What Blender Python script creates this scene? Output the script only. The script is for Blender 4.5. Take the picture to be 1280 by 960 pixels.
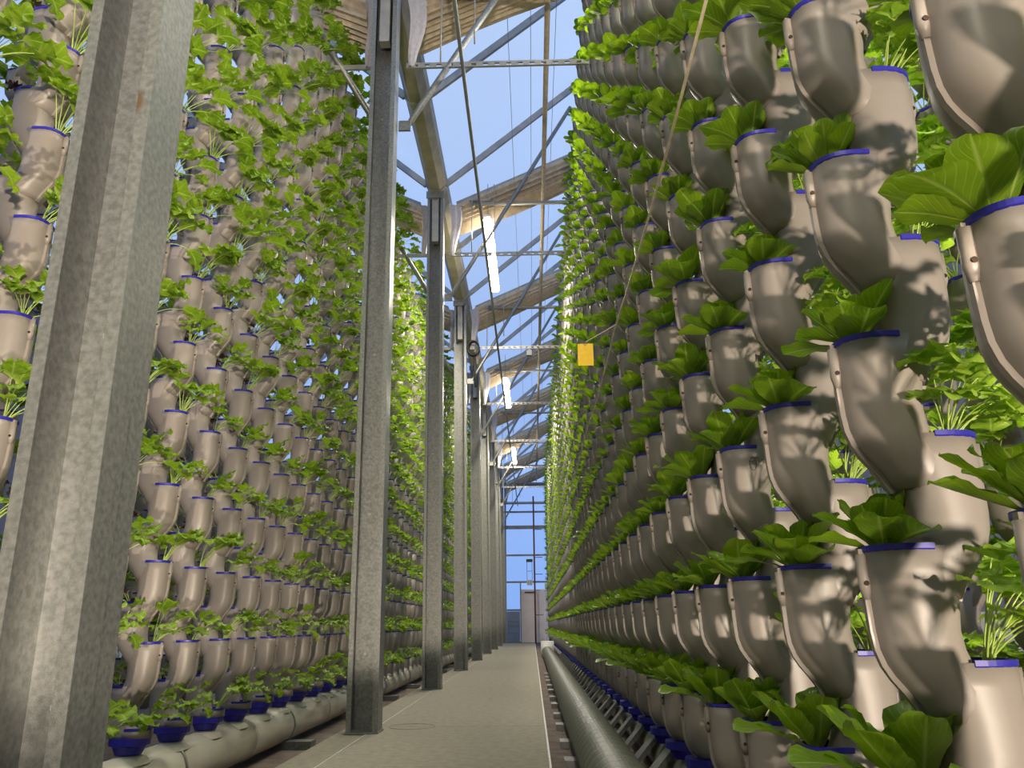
import bpy, math, random
from mathutils import Matrix, Vector

# ------------------------------------------------------------------ scene, camera, world, lights
for o in list(bpy.data.objects):
    bpy.data.objects.remove(o, do_unlink=True)
S = bpy.context.scene
COL = S.collection
R = math.radians
F_PX, CX, CY, CAM_H = 975.0, 640.0, 480.0, 0.85

def _basis(hv=(666, 781), vv=(610, -2700)):
    y = Vector((hv[0] - CX, -(hv[1] - CY), -F_PX)).normalized()
    z = Vector((vv[0] - CX, CY - vv[1], -F_PX)).normalized()
    z = (z - y * z.dot(y)).normalized()
    x = y.cross(z)
    return Matrix((x, y, z))            # world = B @ camera

BASIS = _basis()
cam = bpy.data.cameras.new('camera')
cam.sensor_width = 36.0
cam.lens = F_PX / 1280.0 * 36.0
cam.clip_start = 0.05
cam.clip_end = 300
cam_o = bpy.data.objects.new('camera', cam)
COL.objects.link(cam_o)
cam_o.matrix_world = Matrix.Translation((0, 0, CAM_H)) @ BASIS.to_4x4()
S.camera = cam_o

def proj(p):
    c = BASIS.transposed() @ (Vector(p) - Vector((0, 0, CAM_H)))
    if c.z > -0.05:
        return None
    return (CX + F_PX * c.x / -c.z, CY - F_PX * c.y / -c.z, -c.z)

S.view_settings.view_transform = 'Standard'
S.view_settings.look = 'None'
S.view_settings.gamma = 1.0
S.view_settings.use_curve_mapping = False
S.view_settings.exposure = 0.0

W = bpy.data.worlds.new('dusk_sky')
S.world = W
W.use_nodes = True
wn = W.node_tree
wn.nodes.clear()
wo = wn.nodes.new('ShaderNodeOutputWorld')
wb = wn.nodes.new('ShaderNodeBackground')
wt = wn.nodes.new('ShaderNodeTexCoord')
wr = wn.nodes.new('ShaderNodeValToRGB')
ws = wn.nodes.new('ShaderNodeSeparateXYZ')
wn.links.new(wt.outputs['Generated'], ws.inputs[0])
wn.links.new(ws.outputs['Z'], wr.inputs['Fac'])
wr.color_ramp.elements[0].position = 0.0
wr.color_ramp.elements[0].color = (0.26, 0.43, 0.85, 1)
wr.color_ramp.elements[1].position = 0.75
wr.color_ramp.elements[1].color = (0.56, 0.71, 0.98, 1)
wn.links.new(wr.outputs['Color'], wb.inputs['Color'])
wb.inputs['Strength'].default_value = 1.12
wn.links.new(wb.outputs[0], wo.inputs[0])

def light(name, kind, loc, energy, color, **kw):
    l = bpy.data.lights.new(name, kind)
    l.energy = energy
    l.color = color
    for k, v in kw.items():
        if k not in ('aim',):
            setattr(l, k, v)
    o = bpy.data.objects.new(name, l)
    COL.objects.link(o)
    o.location = loc
    if 'aim' in kw:
        o.rotation_euler = (Vector(kw['aim']) - Vector(loc)).to_track_quat('-Z', 'Y').to_euler()
    return o

# unseen low spots behind the camera, approximating the low flood light (level lower cut-off)
for fx, fy, fe in ((0.45, -7.0, 3100), (2.9, -4.9, 3100)):
    light('aisle_flood', 'SPOT', (fx, fy, 0.50), fe, (1.0, 0.85, 0.68), spot_size=R(124), spot_blend=0.03, shadow_soft_size=0.10,
          aim=(fx - 0.12, fy + math.cos(R(62)), 0.50 + math.sin(R(62))))
# long lamps over the neighbouring aisles
for lx, ly, e in ((1.45, 2.6, 800), (1.45, 8.0, 400), (-3.45, 5.0, 50), (-3.45, 12.0, 60)):
    light('neighbour_aisle_lamp', 'AREA', (lx, ly, 8.0), e, (1.0, 0.93, 0.78), shape='RECTANGLE', size=0.3, size_y=4.0, aim=(lx, ly, 0))

# ------------------------------------------------------------------ helpers
def tag(o, label=None, cat=None, group=None, kind=None):
    if label: o['label'] = label
    if cat: o['category'] = cat
    if group: o['group'] = group
    if kind: o['kind'] = kind
    return o

def empty(name, loc=(0, 0, 0), rz=0.0, parent=None):
    o = bpy.data.objects.new(name, None)
    o.empty_display_size = 0.05
    COL.objects.link(o)
    o.location = loc
    o.rotation_euler = (0, 0, rz)
    o.parent = parent
    return o

def link(name, me, parent=None, loc=(0, 0, 0), rz=0.0, scale=None):
    o = bpy.data.objects.new(name, me)
    COL.objects.link(o)
    o.parent = parent
    o.location = loc
    if rz: o.rotation_euler = (0, 0, rz)
    if scale is not None: o.scale = (scale, scale, scale)
    return o

class MB:
    """collects shapes into one mesh"""
    def __init__(s):
        s.v = []; s.f = []; s.m = []; s.uv = []; s.sm = []
    def face(s, idx, mi=0, uv=None, smooth=False):
        s.f.append(tuple(idx)); s.m.append(mi); s.uv.append(uv); s.sm.append(smooth)
    def add(s, vs, fs, mi=0, smooth=False):
        b = len(s.v)
        s.v.extend([tuple(p) for p in vs])
        for f in fs:
            s.face([i + b for i in f], mi, None, smooth)
    def box(s, lo, hi, mi=0):
        x0, y0, z0 = lo; x1, y1, z1 = hi
        s.add([(x0, y0, z0), (x1, y0, z0), (x1, y1, z0), (x0, y1, z0), (x0, y0, z1), (x1, y0, z1), (x1, y1, z1), (x0, y1, z1)],
              [(0, 3, 2, 1), (4, 5, 6, 7), (0, 1, 5, 4), (1, 2, 6, 5), (2, 3, 7, 6), (3, 0, 4, 7)], mi)
    def beam(s, a, b, w, h, mi=0, up=(0, 0, 1)):
        a = Vector(a); b = Vector(b); d = (b - a).normalized()
        x = d.cross(Vector(up))
        if x.length < 1e-4: x = d.cross(Vector((0, 1, 0)))
        x.normalize(); y = x.cross(d)
        vs = []
        for p in (a, b):
            for sx, sy in ((-1, -1), (1, -1), (1, 1), (-1, 1)):
                vs.append(p + x * sx * w / 2 + y * sy * h / 2)
        s.add(vs, [(0, 1, 2, 3), (7, 6, 5, 4), (0, 4, 5, 1), (1, 5, 6, 2), (2, 6, 7, 3), (3, 7, 4, 0)], mi)
    def tube(s, pts, r, n=8, mi=0, cap=True, smooth=True):
        pts = [Vector(p) for p in pts]
        rs = r if isinstance(r, (list, tuple)) else [r] * len(pts)
        b = len(s.v)
        ref = None
        for i, p in enumerate(pts):
            d = (pts[min(i + 1, len(pts) - 1)] - pts[max(i - 1, 0)])
            d = d.normalized() if d.length > 1e-9 else Vector((0, 0, 1))
            if ref is None:
                ref = Vector((0, 0, 1)) if abs(d.z) < 0.9 else Vector((1, 0, 0))
            x = (ref - d * ref.dot(d)).normalized(); y = d.cross(x); ref = x
            for k in range(n):
                t = 2 * math.pi * k / n
                s.v.append(tuple(p + (x * math.cos(t) + y * math.sin(t)) * rs[i]))
        for i in range(len(pts) - 1):
            for k in range(n):
                k2 = (k + 1) % n
                s.face((b + i * n + k, b + i * n + k2, b + (i + 1) * n + k2, b + (i + 1) * n + k), mi, None, smooth)
        if cap:
            s.face([b + k for k in range(n)][::-1], mi)
            s.face([b + (len(pts) - 1) * n + k for k in range(n)], mi)
    def rings(s, rings, mi=0, smooth=True, cap0=False, cap1=False, capmi=None):
        b = len(s.v); n = len(rings[0])
        for r in rings: s.v.extend([tuple(p) for p in r])
        for i in range(len(rings) - 1):
            for k in range(n):
                k2 = (k + 1) % n
                s.face((b + i * n + k, b + i * n + k2, b + (i + 1) * n + k2, b + (i + 1) * n + k), mi, None, smooth)
        cm = mi if capmi is None else capmi
        if cap0: s.face([b + k for k in range(n)][::-1], cm)
        if cap1: s.face([b + (len(rings) - 1) * n + k for k in range(n)], cm)
    def extrude(s, poly, a, b, axis='z', mi=0, smooth=False):
        n = len(poly); base = len(s.v)
        for t in (a, b):
            for p, q in poly:
                s.v.append((p, q, t) if axis == 'z' else ((p, t, q) if axis == 'y' else (t, p, q)))
        for k in range(n):
            k2 = (k + 1) % n
            s.face((base + k, base + k2, base + n + k2, base + n + k), mi, None, smooth)
        s.face([base + k for k in range(n)][::-1], mi)
        s.face([base + n + k for k in range(n)], mi)
    def grid(s, P, UV, mi=0):
        nv = len(P); nu = len(P[0]); b = len(s.v)
        for row in P: s.v.extend([tuple(p) for p in row])
        for j in range(nv - 1):
            for i in range(nu - 1):
                q = (b + j * nu + i, b + j * nu + i + 1, b + (j + 1) * nu + i + 1, b + (j + 1) * nu + i)
                s.face(q, mi, (UV[j][i], UV[j][i + 1], UV[j + 1][i + 1], UV[j + 1][i]), True)
    def merge(s, o, M):
        b = len(s.v)
        s.v.extend([tuple(M @ Vector(p)) for p in o.v])
        for f, m, u, sm in zip(o.f, o.m, o.uv, o.sm):
            s.face([i + b for i in f], m, u, sm)
    def mesh(s, name, mats):
        me = bpy.data.meshes.new(name)
        me.from_pydata(s.v, [], s.f)
        if not isinstance(mats, (list, tuple)): mats = [mats]
        for m in mats: me.materials.append(m)
        if len(mats) > 1: me.polygons.foreach_set('material_index', s.m)
        me.polygons.foreach_set('use_smooth', s.sm)
        if any(u is not None for u in s.uv):
            lay = me.uv_layers.new(name='UVMap')
            fl = []
            for f, u in zip(s.f, s.uv):
                if u is None: fl.extend([0.5, 0.1] * len(f))
                else:
                    for c in u: fl.extend(c)
            lay.data.foreach_set('uv', fl)
        me.update()
        return me
    def build(s, name, mats, parent=None, loc=(0, 0, 0)):
        return link(name, s.mesh(name, mats), parent, loc)

# ------------------------------------------------------------------ materials
def pmat(name, color, rough=0.6, metal=0.0, noise=None, bump=None, spec=0.5, var=0.0, emit=None):
    """noise=(scale, colour2, contrast lo, hi)  bump=(scale, strength)"""
    m = bpy.data.materials.new(name)
    m.use_nodes = True
    nt = m.node_tree
    b = nt.nodes['Principled BSDF']
    b.inputs['Base Color'].default_value = (*color, 1)
    b.inputs['Roughness'].default_value = rough
    b.inputs['Metallic'].default_value = metal
    b.inputs['Specular IOR Level'].default_value = spec
    tc = nt.nodes.new('ShaderNodeTexCoord')
    if noise:
        n = nt.nodes.new('ShaderNodeTexNoise')
        n.inputs['Scale'].default_value = noise[0]
        n.inputs['Detail'].default_value = 5
        r = nt.nodes.new('ShaderNodeValToRGB')
        r.color_ramp.elements[0].position = noise[2]
        r.color_ramp.elements[1].position = noise[3]
        r.color_ramp.elements[0].color = (*color, 1)
        r.color_ramp.elements[1].color = (*noise[1], 1)
        nt.links.new(tc.outputs['Object'], n.inputs['Vector'])
        nt.links.new(n.outputs['Fac'], r.inputs['Fac'])
        nt.links.new(r.outputs['Color'], b.inputs['Base Color'])
    if bump:
        n2 = nt.nodes.new('ShaderNodeTexNoise')
        n2.inputs['Scale'].default_value = bump[0]
        n2.inputs['Detail'].default_value = 3
        bp = nt.nodes.new('ShaderNodeBump')
        bp.inputs['Strength'].default_value = bump[1]
        bp.inputs['Distance'].default_value = 0.01
        nt.links.new(tc.outputs['Object'], n2.inputs['Vector'])
        nt.links.new(n2.outputs['Fac'], bp.inputs['Height'])
        nt.links.new(bp.outputs['Normal'], b.inputs['Normal'])
    if emit:
        b.inputs['Emission Color'].default_value = (*emit[0], 1)
        b.inputs['Emission Strength'].default_value = emit[1]
    return m

def leafmat(name, c_dark, c_light, c_vein, transl, rough=0.38, vein=9.0):
    m = bpy.data.materials.new(name)
    m.use_nodes = True
    nt = m.node_tree; N = nt.nodes; L = nt.links
    b = N['Principled BSDF']; out = N['Material Output']
    uv = N.new('ShaderNodeUVMap'); sx = N.new('ShaderNodeSeparateXYZ')
    L.new(uv.outputs['UV'], sx.inputs[0])
    def mth(op, a, bb=None, clamp=False):
        n = N.new('ShaderNodeMath'); n.operation = op; n.use_clamp = clamp
        for i, q in enumerate((a, bb)):
            if q is None: continue
            if isinstance(q, (int, float)): n.inputs[i].default_value = q
            else: L.new(q, n.inputs[i])
        return n.outputs[0]
    au = mth('ABSOLUTE', mth('SUBTRACT', sx.outputs['X'], 0.5))          # 0 at midrib .. .5 edge
    mid = mth('SUBTRACT', 1.0, mth('MULTIPLY', au, 16.0), True)
    lat = mth('SINE', mth('MULTIPLY', mth('SUBTRACT', sx.outputs['Y'], mth('MULTIPLY', au, 0.7)), vein * 6.283))
    lat = mth('MULTIPLY', mth('POWER', mth('ABSOLUTE', lat), 14.0), 0.0) if vein == 0 else mth('SUBTRACT', mth('MULTIPLY', mth('ADD', lat, 1.0), 0.5), 0.86, True)
    lat = mth('MULTIPLY', lat, 3.0)
    pet = mth('SUBTRACT', 1.0, mth('MULTIPLY', sx.outputs['Y'], 4.0), True)
    v = mth('MAXIMUM', mth('MAXIMUM', mth('MULTIPLY', mid, 0.75), mth('MULTIPLY', lat, 0.6)), pet, True)
    nz = N.new('ShaderNodeTexNoise'); nz.inputs['Scale'].default_value = 25.0
    tc = N.new('ShaderNodeTexCoord'); L.new(tc.outputs['Object'], nz.inputs['Vector'])
    oi = N.new('ShaderNodeObjectInfo')
    fac = mth('ADD', mth('MULTIPLY', nz.outputs['Fac'], 0.5), mth('MULTIPLY', oi.outputs['Random'], 0.55), True)
    mx = N.new('ShaderNodeMix'); mx.data_type = 'RGBA'
    mx.inputs['A'].default_value = (*c_dark, 1); mx.inputs['B'].default_value = (*c_light, 1)
    L.new(fac, mx.inputs['Factor'])
    m2 = N.new('ShaderNodeMix'); m2.data_type = 'RGBA'
    m2.inputs['B'].default_value = (*c_vein, 1)
    L.new(mx.outputs['Result'], m2.inputs['A']); L.new(v, m2.inputs['Factor'])
    L.new(m2.outputs['Result'], b.inputs['Base Color'])
    b.inputs['Roughness'].default_value = rough
    b.inputs['Specular IOR Level'].default_value = 0.45
    bp = N.new('ShaderNodeBump'); bp.inputs['Strength'].default_value = 0.35; bp.inputs['Distance'].default_value = 0.004
    bp.invert = True
    L.new(v, bp.inputs['Height']); L.new(bp.outputs['Normal'], b.inputs['Normal'])
    tr = N.new('ShaderNodeBsdfTranslucent')
    hs = N.new('ShaderNodeHueSaturation'); hs.inputs['Value'].default_value = 1.5; hs.inputs['Saturation'].default_value = 1.05
    L.new(m2.outputs['Result'], hs.inputs['Color']); L.new(hs.outputs['Color'], tr.inputs['Color'])
    ms = N.new('ShaderNodeMixShader'); ms.inputs[0].default_value = transl
    L.new(b.outputs[0], ms.inputs[1]); L.new(tr.outputs[0], ms.inputs[2]); L.new(ms.outputs[0], out.inputs['Surface'])
    return m

def glassmat(name, tint, refl=0.08, rough=0.05):
    m = bpy.data.materials.new(name)
    m.use_nodes = True
    nt = m.node_tree; nt.nodes.clear()
    o = nt.nodes.new('ShaderNodeOutputMaterial')
    t = nt.nodes.new('ShaderNodeBsdfTransparent'); t.inputs[0].default_value = (*tint, 1)
    g = nt.nodes.new('ShaderNodeBsdfGlossy'); g.inputs['Roughness'].default_value = rough
    mx = nt.nodes.new('ShaderNodeMixShader'); mx.inputs[0].default_value = refl
    nt.links.new(t.outputs[0], mx.inputs[1]); nt.links.new(g.outputs[0], mx.inputs[2]); nt.links.new(mx.outputs[0], o.inputs[0])
    return m

M = {}
M['pot'] = pmat('grey_plastic', (0.305, 0.268, 0.24), 0.40, noise=(6.0, (0.27, 0.236, 0.21), 0.35, 0.7), spec=0.4)
M['dark'] = pmat('dark_substrate', (0.015, 0.012, 0.01), 0.9, noise=(60, (0.05, 0.03, 0.02), 0.4, 0.7))
M['blue'] = pmat('blue_plastic', (0.026, 0.022, 0.36), 0.4, noise=(20, (0.02, 0.017, 0.28), 0.4, 0.7))
M['steel'] = pmat('galvanised_steel', (0.20, 0.208, 0.20), 0.42, 0.65, noise=(45, (0.31, 0.312, 0.30), 0.35, 0.65), bump=(220, 0.12))
M['steel2'] = pmat('roof_steel', (0.34, 0.33, 0.31), 0.45, 0.45, noise=(8, (0.42, 0.40, 0.37), 0.35, 0.65))
M['gutter'] = pmat('gutter_metal', (0.42, 0.37, 0.27), 0.5, 0.3, noise=(5, (0.32, 0.29, 0.22), 0.35, 0.65))
M['concrete'] = pmat('path_concrete', (0.37, 0.325, 0.24), 0.85, noise=(16, (0.28, 0.245, 0.18), 0.3, 0.7), bump=(90, 0.5))
M['ground'] = pmat('bare_ground', (0.115, 0.085, 0.065), 0.95, noise=(7, (0.20, 0.155, 0.125), 0.35, 0.7), bump=(50, 0.5))
M['cream'] = pmat('cream_pvc', (0.55, 0.51, 0.40), 0.38, noise=(4, (0.48, 0.44, 0.34), 0.35, 0.7))
M['duct'] = pmat('grey_green_duct', (0.125, 0.125, 0.09), 0.5, noise=(9, (0.10, 0.10, 0.072), 0.35, 0.7))
M['curtain'] = pmat('curtain_fabric', (0.58, 0.48, 0.36), 0.85, noise=(14, (0.44, 0.36, 0.27), 0.35, 0.65))
M['flap'] = pmat('pale_curtain_fabric', (0.48, 0.46, 0.50), 0.8, noise=(20, (0.40, 0.38, 0.42), 0.35, 0.65))
M['white'] = pmat('white_plastic', (0.72, 0.70, 0.66), 0.5, noise=(10, (0.62, 0.6, 0.57), 0.35, 0.7))
M['black'] = pmat('black_rubber', (0.02, 0.02, 0.022), 0.5, noise=(20, (0.04, 0.04, 0.04), 0.4, 0.7))
M['yellow'] = pmat('yellow_card', (0.95, 0.62, 0.01), 0.35, noise=(30, (0.85, 0.52, 0.01), 0.4, 0.8))
M['red'] = pmat('rust_red_paint', (0.16, 0.05, 0.04), 0.6, noise=(8, (0.10, 0.04, 0.035), 0.4, 0.7))
M['door'] = pmat('pinkish_grey_door', (0.78, 0.68, 0.68), 0.5, noise=(3, (0.7, 0.62, 0.62), 0.4, 0.7))
M['frame'] = pmat('wall_frame_metal', (0.20, 0.21, 0.23), 0.5, 0.3, noise=(5, (0.26, 0.27, 0.28), 0.4, 0.7))
M['bluepanel'] = pmat('blue_grey_panel', (0.20, 0.27, 0.42), 0.5, noise=(3, (0.17, 0.23, 0.37), 0.4, 0.7))
M['rope'] = pmat('pale_rod', (0.60, 0.52, 0.36), 0.5, noise=(20, (0.45, 0.38, 0.26), 0.4, 0.7))
M['tube'] = pmat('lit_lamp_tube', (1, 1, 1), 0.4, emit=((1.0, 0.90, 0.68), 28.0))
M['pad'] = pmat('pale_concrete_pad', (0.42, 0.40, 0.37), 0.8, noise=(9, (0.30, 0.28, 0.26), 0.35, 0.7))
M['frontwall'] = pmat('dark_green_panel', (0.05, 0.065, 0.045), 0.7, noise=(3, (0.07, 0.09, 0.06), 0.35, 0.7))  # kept dark for what the steel columns reflect
M['endglass'] = glassmat('end_glass', (0.92, 0.95, 0.99), 0.015, 0.5)
M['ink'] = pmat('marker_ink', (0.09, 0.075, 0.07), 0.7)
M['glass'] = glassmat('roof_glass', (0.93, 0.95, 0.98), 0.05, 0.15)
M['lettuce'] = leafmat('lettuce_leaf', (0.075, 0.175, 0.007), (0.25, 0.385, 0.018), (0.40, 0.50, 0.10), 0.32)
M['green'] = leafmat('mustard_leaf', (0.105, 0.21, 0.010), (0.25, 0.37, 0.026), (0.40, 0.50, 0.12), 0.34, 0.5, 5.0)
M['coriander'] = leafmat('coriander_leaf', (0.20, 0.36, 0.02), (0.40, 0.56, 0.06), (0.38, 0.55, 0.12), 0.42, 0.5, 4.0)
M['purple'] = leafmat('purple_leaf', (0.045, 0.022, 0.022), (0.10, 0.055, 0.04), (0.15, 0.10, 0.05), 0.2, 0.5, 4.0)
def polymat():
    m = bpy.data.materials.new('twinwall_polycarbonate'); m.use_nodes = True
    nt = m.node_tree; nt.nodes.clear()
    o = nt.nodes.new('ShaderNodeOutputMaterial'); d = nt.nodes.new('ShaderNodeBsdfDiffuse'); t = nt.nodes.new('ShaderNodeBsdfTranslucent')
    d.inputs[0].default_value = (0.30, 0.30, 0.32, 1); t.inputs[0].default_value = (0.42, 0.40, 0.46, 1)
    mx = nt.nodes.new('ShaderNodeMixShader'); mx.inputs[0].default_value = 0.5
    nt.links.new(d.outputs[0], mx.inputs[1]); nt.links.new(t.outputs[0], mx.inputs[2]); nt.links.new(mx.outputs[0], o.inputs[0])
    return m
M['poly'] = polymat()
M['stem'] = pmat('pale_green_stem', (0.42, 0.55, 0.13), 0.5, noise=(20, (0.34, 0.50, 0.10), 0.4, 0.7))

# rusty column: the same steel with a small rust stain
def rusty():
    m = M['steel'].copy(); m.name = 'galvanised_steel_with_rust_stain'
    nt = m.node_tree; b = nt.nodes['Principled BSDF']
    src = b.inputs['Base Color'].links[0].from_socket
    tc = nt.nodes.new('ShaderNodeTexCoord')
    mp = nt.nodes.new('ShaderNodeMapping'); mp.vector_type = 'POINT'
    mp.inputs['Location'].default_value = (-0.09 / 0.03, 0.0, -2.64 / 0.065)
    mp.inputs['Scale'].default_value = (1 / 0.03, 0, 1 / 0.065)
    nt.links.new(tc.outputs['Object'], mp.inputs['Vector'])
    g = nt.nodes.new('ShaderNodeTexGradient'); g.gradient_type = 'SPHERICAL'
    nt.links.new(mp.outputs[0], g.inputs[0])
    r = nt.nodes.new('ShaderNodeValToRGB')
    r.color_ramp.elements[0].position = 0.05; r.color_ramp.elements[1].position = 0.6
    r.color_ramp.elements[0].color = (0, 0, 0, 1); r.color_ramp.elements[1].color = (0.8, 0.8, 0.8, 1)
    nt.links.new(g.outputs['Color'], r.inputs['Fac'])
    mx = nt.nodes.new('ShaderNodeMix'); mx.data_type = 'RGBA'
    nt.links.new(r.outputs['Color'], mx.inputs['Factor']); nt.links.new(src, mx.inputs['A'])
    mx.inputs['B'].default_value = (0.17, 0.085, 0.03, 1)
    nt.links.new(mx.outputs['Result'], b.inputs['Base Color'])
    return m
M['steel_rust'] = rusty()

# ------------------------------------------------------------------ the setting
COLS = [2.32 + 4.65 * k for k in range(9)]
END = 40.6
TRENCH_L, TRENCH_R = -0.20, -0.10
fl = MB(); fl.box((-11.5, -8, -0.4), (8.5, 46, TRENCH_L))
tag(fl.build('floor', M['ground']), kind='structure')
fr = MB(); fr.box((0.09, -8, TRENCH_L + 0.001), (8.5, END, TRENCH_R))
tag(fr.build('floor', M['ground']), kind='structure')
# concrete path in cast slabs
path = empty('floor', (0, 0, 0)); tag(path, kind='structure')
ys = [-8, -1.5, 2.8, 7.45, 12.1, 16.75, 21.4, 26.05, 30.7, 35.35, END]
for a, b in zip(ys, ys[1:]):
    m = MB(); m.box((-1.385, a + 0.004, TRENCH_L + 0.001), (0.088, b - 0.004, 0.0)); m.build('path_slab', M['concrete'], path)
    m = MB(); m.box((-1.66, a + 0.004, TRENCH_L + 0.001), (-1.394, b - 0.004, -0.006)); m.build('column_strip', M['concrete'], path)
m = MB(); m.box((-1.393, -8, TRENCH_L + 0.001), (-1.386, END, 0.002)); m.build('joint_strip', M['white'], path)
m = MB(); m.box((0.090, -8, TRENCH_L + 0.001), (0.104, END, 0.003)); m.build('edge_strip', M['white'], path)
# round drain cover mark in the path
m = MB(); n = 40
ring = [(math.cos(2 * math.pi * k / n), math.sin(2 * math.pi * k / n)) for k in range(n)]
m.rings([[(c * r, s * r, z) for c, s in ring] for r, z in ((0.205, 0.0005), (0.205, 0.004), (0.196, 0.004), (0.196, 0.0005))])
tag(m.build('drain_ring', M['concrete'], None, (-1.08, 7.45, 0)), 'round drain rim set in the concrete path beside a steel column', 'drain')

# ---- end wall with glass, mullions, door
wall = empty('wall_back', (0, END, 0)); tag(wall, kind='structure')
hz = [1.56, 2.92, 4.25, 5.66, 6.45, 6.9, 7.9]
vx = [-11, -8, -5.5, -3.2, -1.34, 0.85, 2.5, 5, 8]
zs = [0.0] + hz
for x in vx:
    m = MB(); m.box((x - 0.045, 0, 0), (x + 0.045, 0.1, 9.0)); m.build('mullion', M['frame'], wall)
for i, z in enumerate(hz):
    m = MB(); t = 0.09 if i in (3, 6) else 0.045
    m.box((-11, 0.01, z - t), (8, 0.09, z + t)); m.build('transom', M['frame'], wall)
for i in range(len(vx) - 1):
    for z0, z1 in zip(zs, zs[1:]):
        if vx[i] == -1.34 and z0 < 2.0: continue
        m = MB(); m.box((vx[i] + 0.045, 0.045, z0 + 0.05), (vx[i + 1] - 0.045, 0.055, z1 - 0.05)); m.build('glass_pane', M['endglass'], wall)
m = MB(); m.box((-11, -0.02, TRENCH_L), (8, 0.1, 0.06)); m.build('sill', M['frame'], wall)
m = MB(); m.box((0.63, -0.03, 0.06), (2.4, 0.0, 2.85)); m.build('side_panel', M['door'], wall)
d = empty('door_1', (0, END, 0)); tag(d, kind='structure')
m = MB(); m.box((-0.56, -0.05, 0.02), (0.62, 0.0, 2.55)); m.build('door_leaf', M['door'], d)
m = MB()
for a in ((-0.50, -0.065, 0.15, 0.0, -0.05, 1.45), (0.06, -0.065, 0.15, 0.56, -0.05, 1.45), (-0.50, -0.065, 1.55, 0.0, -0.05, 2.35), (0.06, -0.065, 1.55, 0.56, -0.05, 2.35)):
    m = MB(); m.box(a[:3], a[3:]); m.build('door_panel', M['door'], d)
m = MB(); m.box((-0.38, -0.12, 2.38), (0.18, -0.05, 2.44)); m.build('door_closer', M['black'], d)
m = MB(); m.box((-0.62, -0.07, 0), (-0.56, 0.0, 2.95)); m.build('door_frame', M['frame'], d)
w1 = empty('window_1', (0, END, 0)); tag(w1, kind='structure')
m = MB(); m.box((-1.29, -0.02, 0.05), (-0.63, 0.0, 1.50)); m.build('lower_panel', M['bluepanel'], w1)
for z in (0.45, 0.8, 1.0):
    m = MB(); m.box((-1.27, -0.035, z), (-0.65, -0.02, z + 0.05)); m.build('panel_rail', M['frame'], w1)
m = MB(); m.box((-1.29, 0.02, 1.6), (-0.63, 0.03, 2.85)); m.build('glass_pane', M['endglass'], w1)

p = MB(); p.tube([(0.13, 39.0, 0), (0.12, 39.0, 7.0)], 0.04, 8)
po = empty('red_pole', (0, 0, 0)); p.build('pole', M['red'], po)
for z in (1.3, 3.2, 4.0, 5.35):
    m = MB(); m.beam((0.12, 39.0, z), (0.52, 39.0, z), 0.03, 0.03); m.build('bracket', M['black'], po)
tag(po, 'dark red upright pole with side brackets before the end door', 'pole')
sg = empty('hanging_sign', (-0.12, END - 0.15, 2.75))
m = MB(); m.box((-0.14, -0.02, 0), (0.14, 0.02, 0.26)); m.build('board', M['white'], sg)
for x in (-0.05, 0.05):
    m = MB(); m.box((x - 0.012, -0.024, 0.05), (x + 0.012, -0.021, 0.21)); m.build('stroke', M['frame'], sg)
for x in (-0.13, 0.13):
    m = MB(); m.box((x - 0.01, -0.01, 0.26), (x + 0.01, 0.01, 1.15)); m.build('hanger', M['black'], sg)
m = MB(); m.box((-0.16, -0.1, 1.15), (0.16, 0.16, 1.28)); m.build('top_box', M['black'], sg)
m = MB(); m.box((-0.13, -0.008, 0.68), (0.13, 0.008, 0.70)); m.build('cross_bar', M['black'], sg)
tag(sg, 'small white sign hung from a black box before the end wall', 'sign')

# ---- side walls
for nm, x in (('wall_left', -11.0), ('wall_right', 8.0)):
    wl = empty(nm, (x, 0, 0)); tag(wl, kind='structure')
    yy = [-8 + 4.86 * k for k in range(11)]
    for a, b in zip(yy, yy[1:]):
        m = MB(); m.box((-0.01, a + 0.05, 1.0), (0.01, b - 0.05, 7.8)); m.build('wall_panel', M['poly'], wl)
        m = MB(); m.box((-0.05, a - 0.05, TRENCH_L), (0.05, a + 0.05, 7.9)); m.build('mullion', M['frame'], wl)
    m = MB(); m.box((-0.08, -8, TRENCH_L), (0.08, END, 1.0)); m.build('base_panel', M['white'], wl)

wf = empty('wall_front', (0, -8.0, 0)); tag(wf, kind='structure')  # unseen wall added behind the camera, opaque and dark to dim steel reflections
for a in range(-11, 8, 1):
    m = MB(); m.box((a + 0.02, -0.02, TRENCH_L), (a + 0.98, 0.02, 7.9)); m.build('wall_panel', M['frontwall'], wf)
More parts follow.
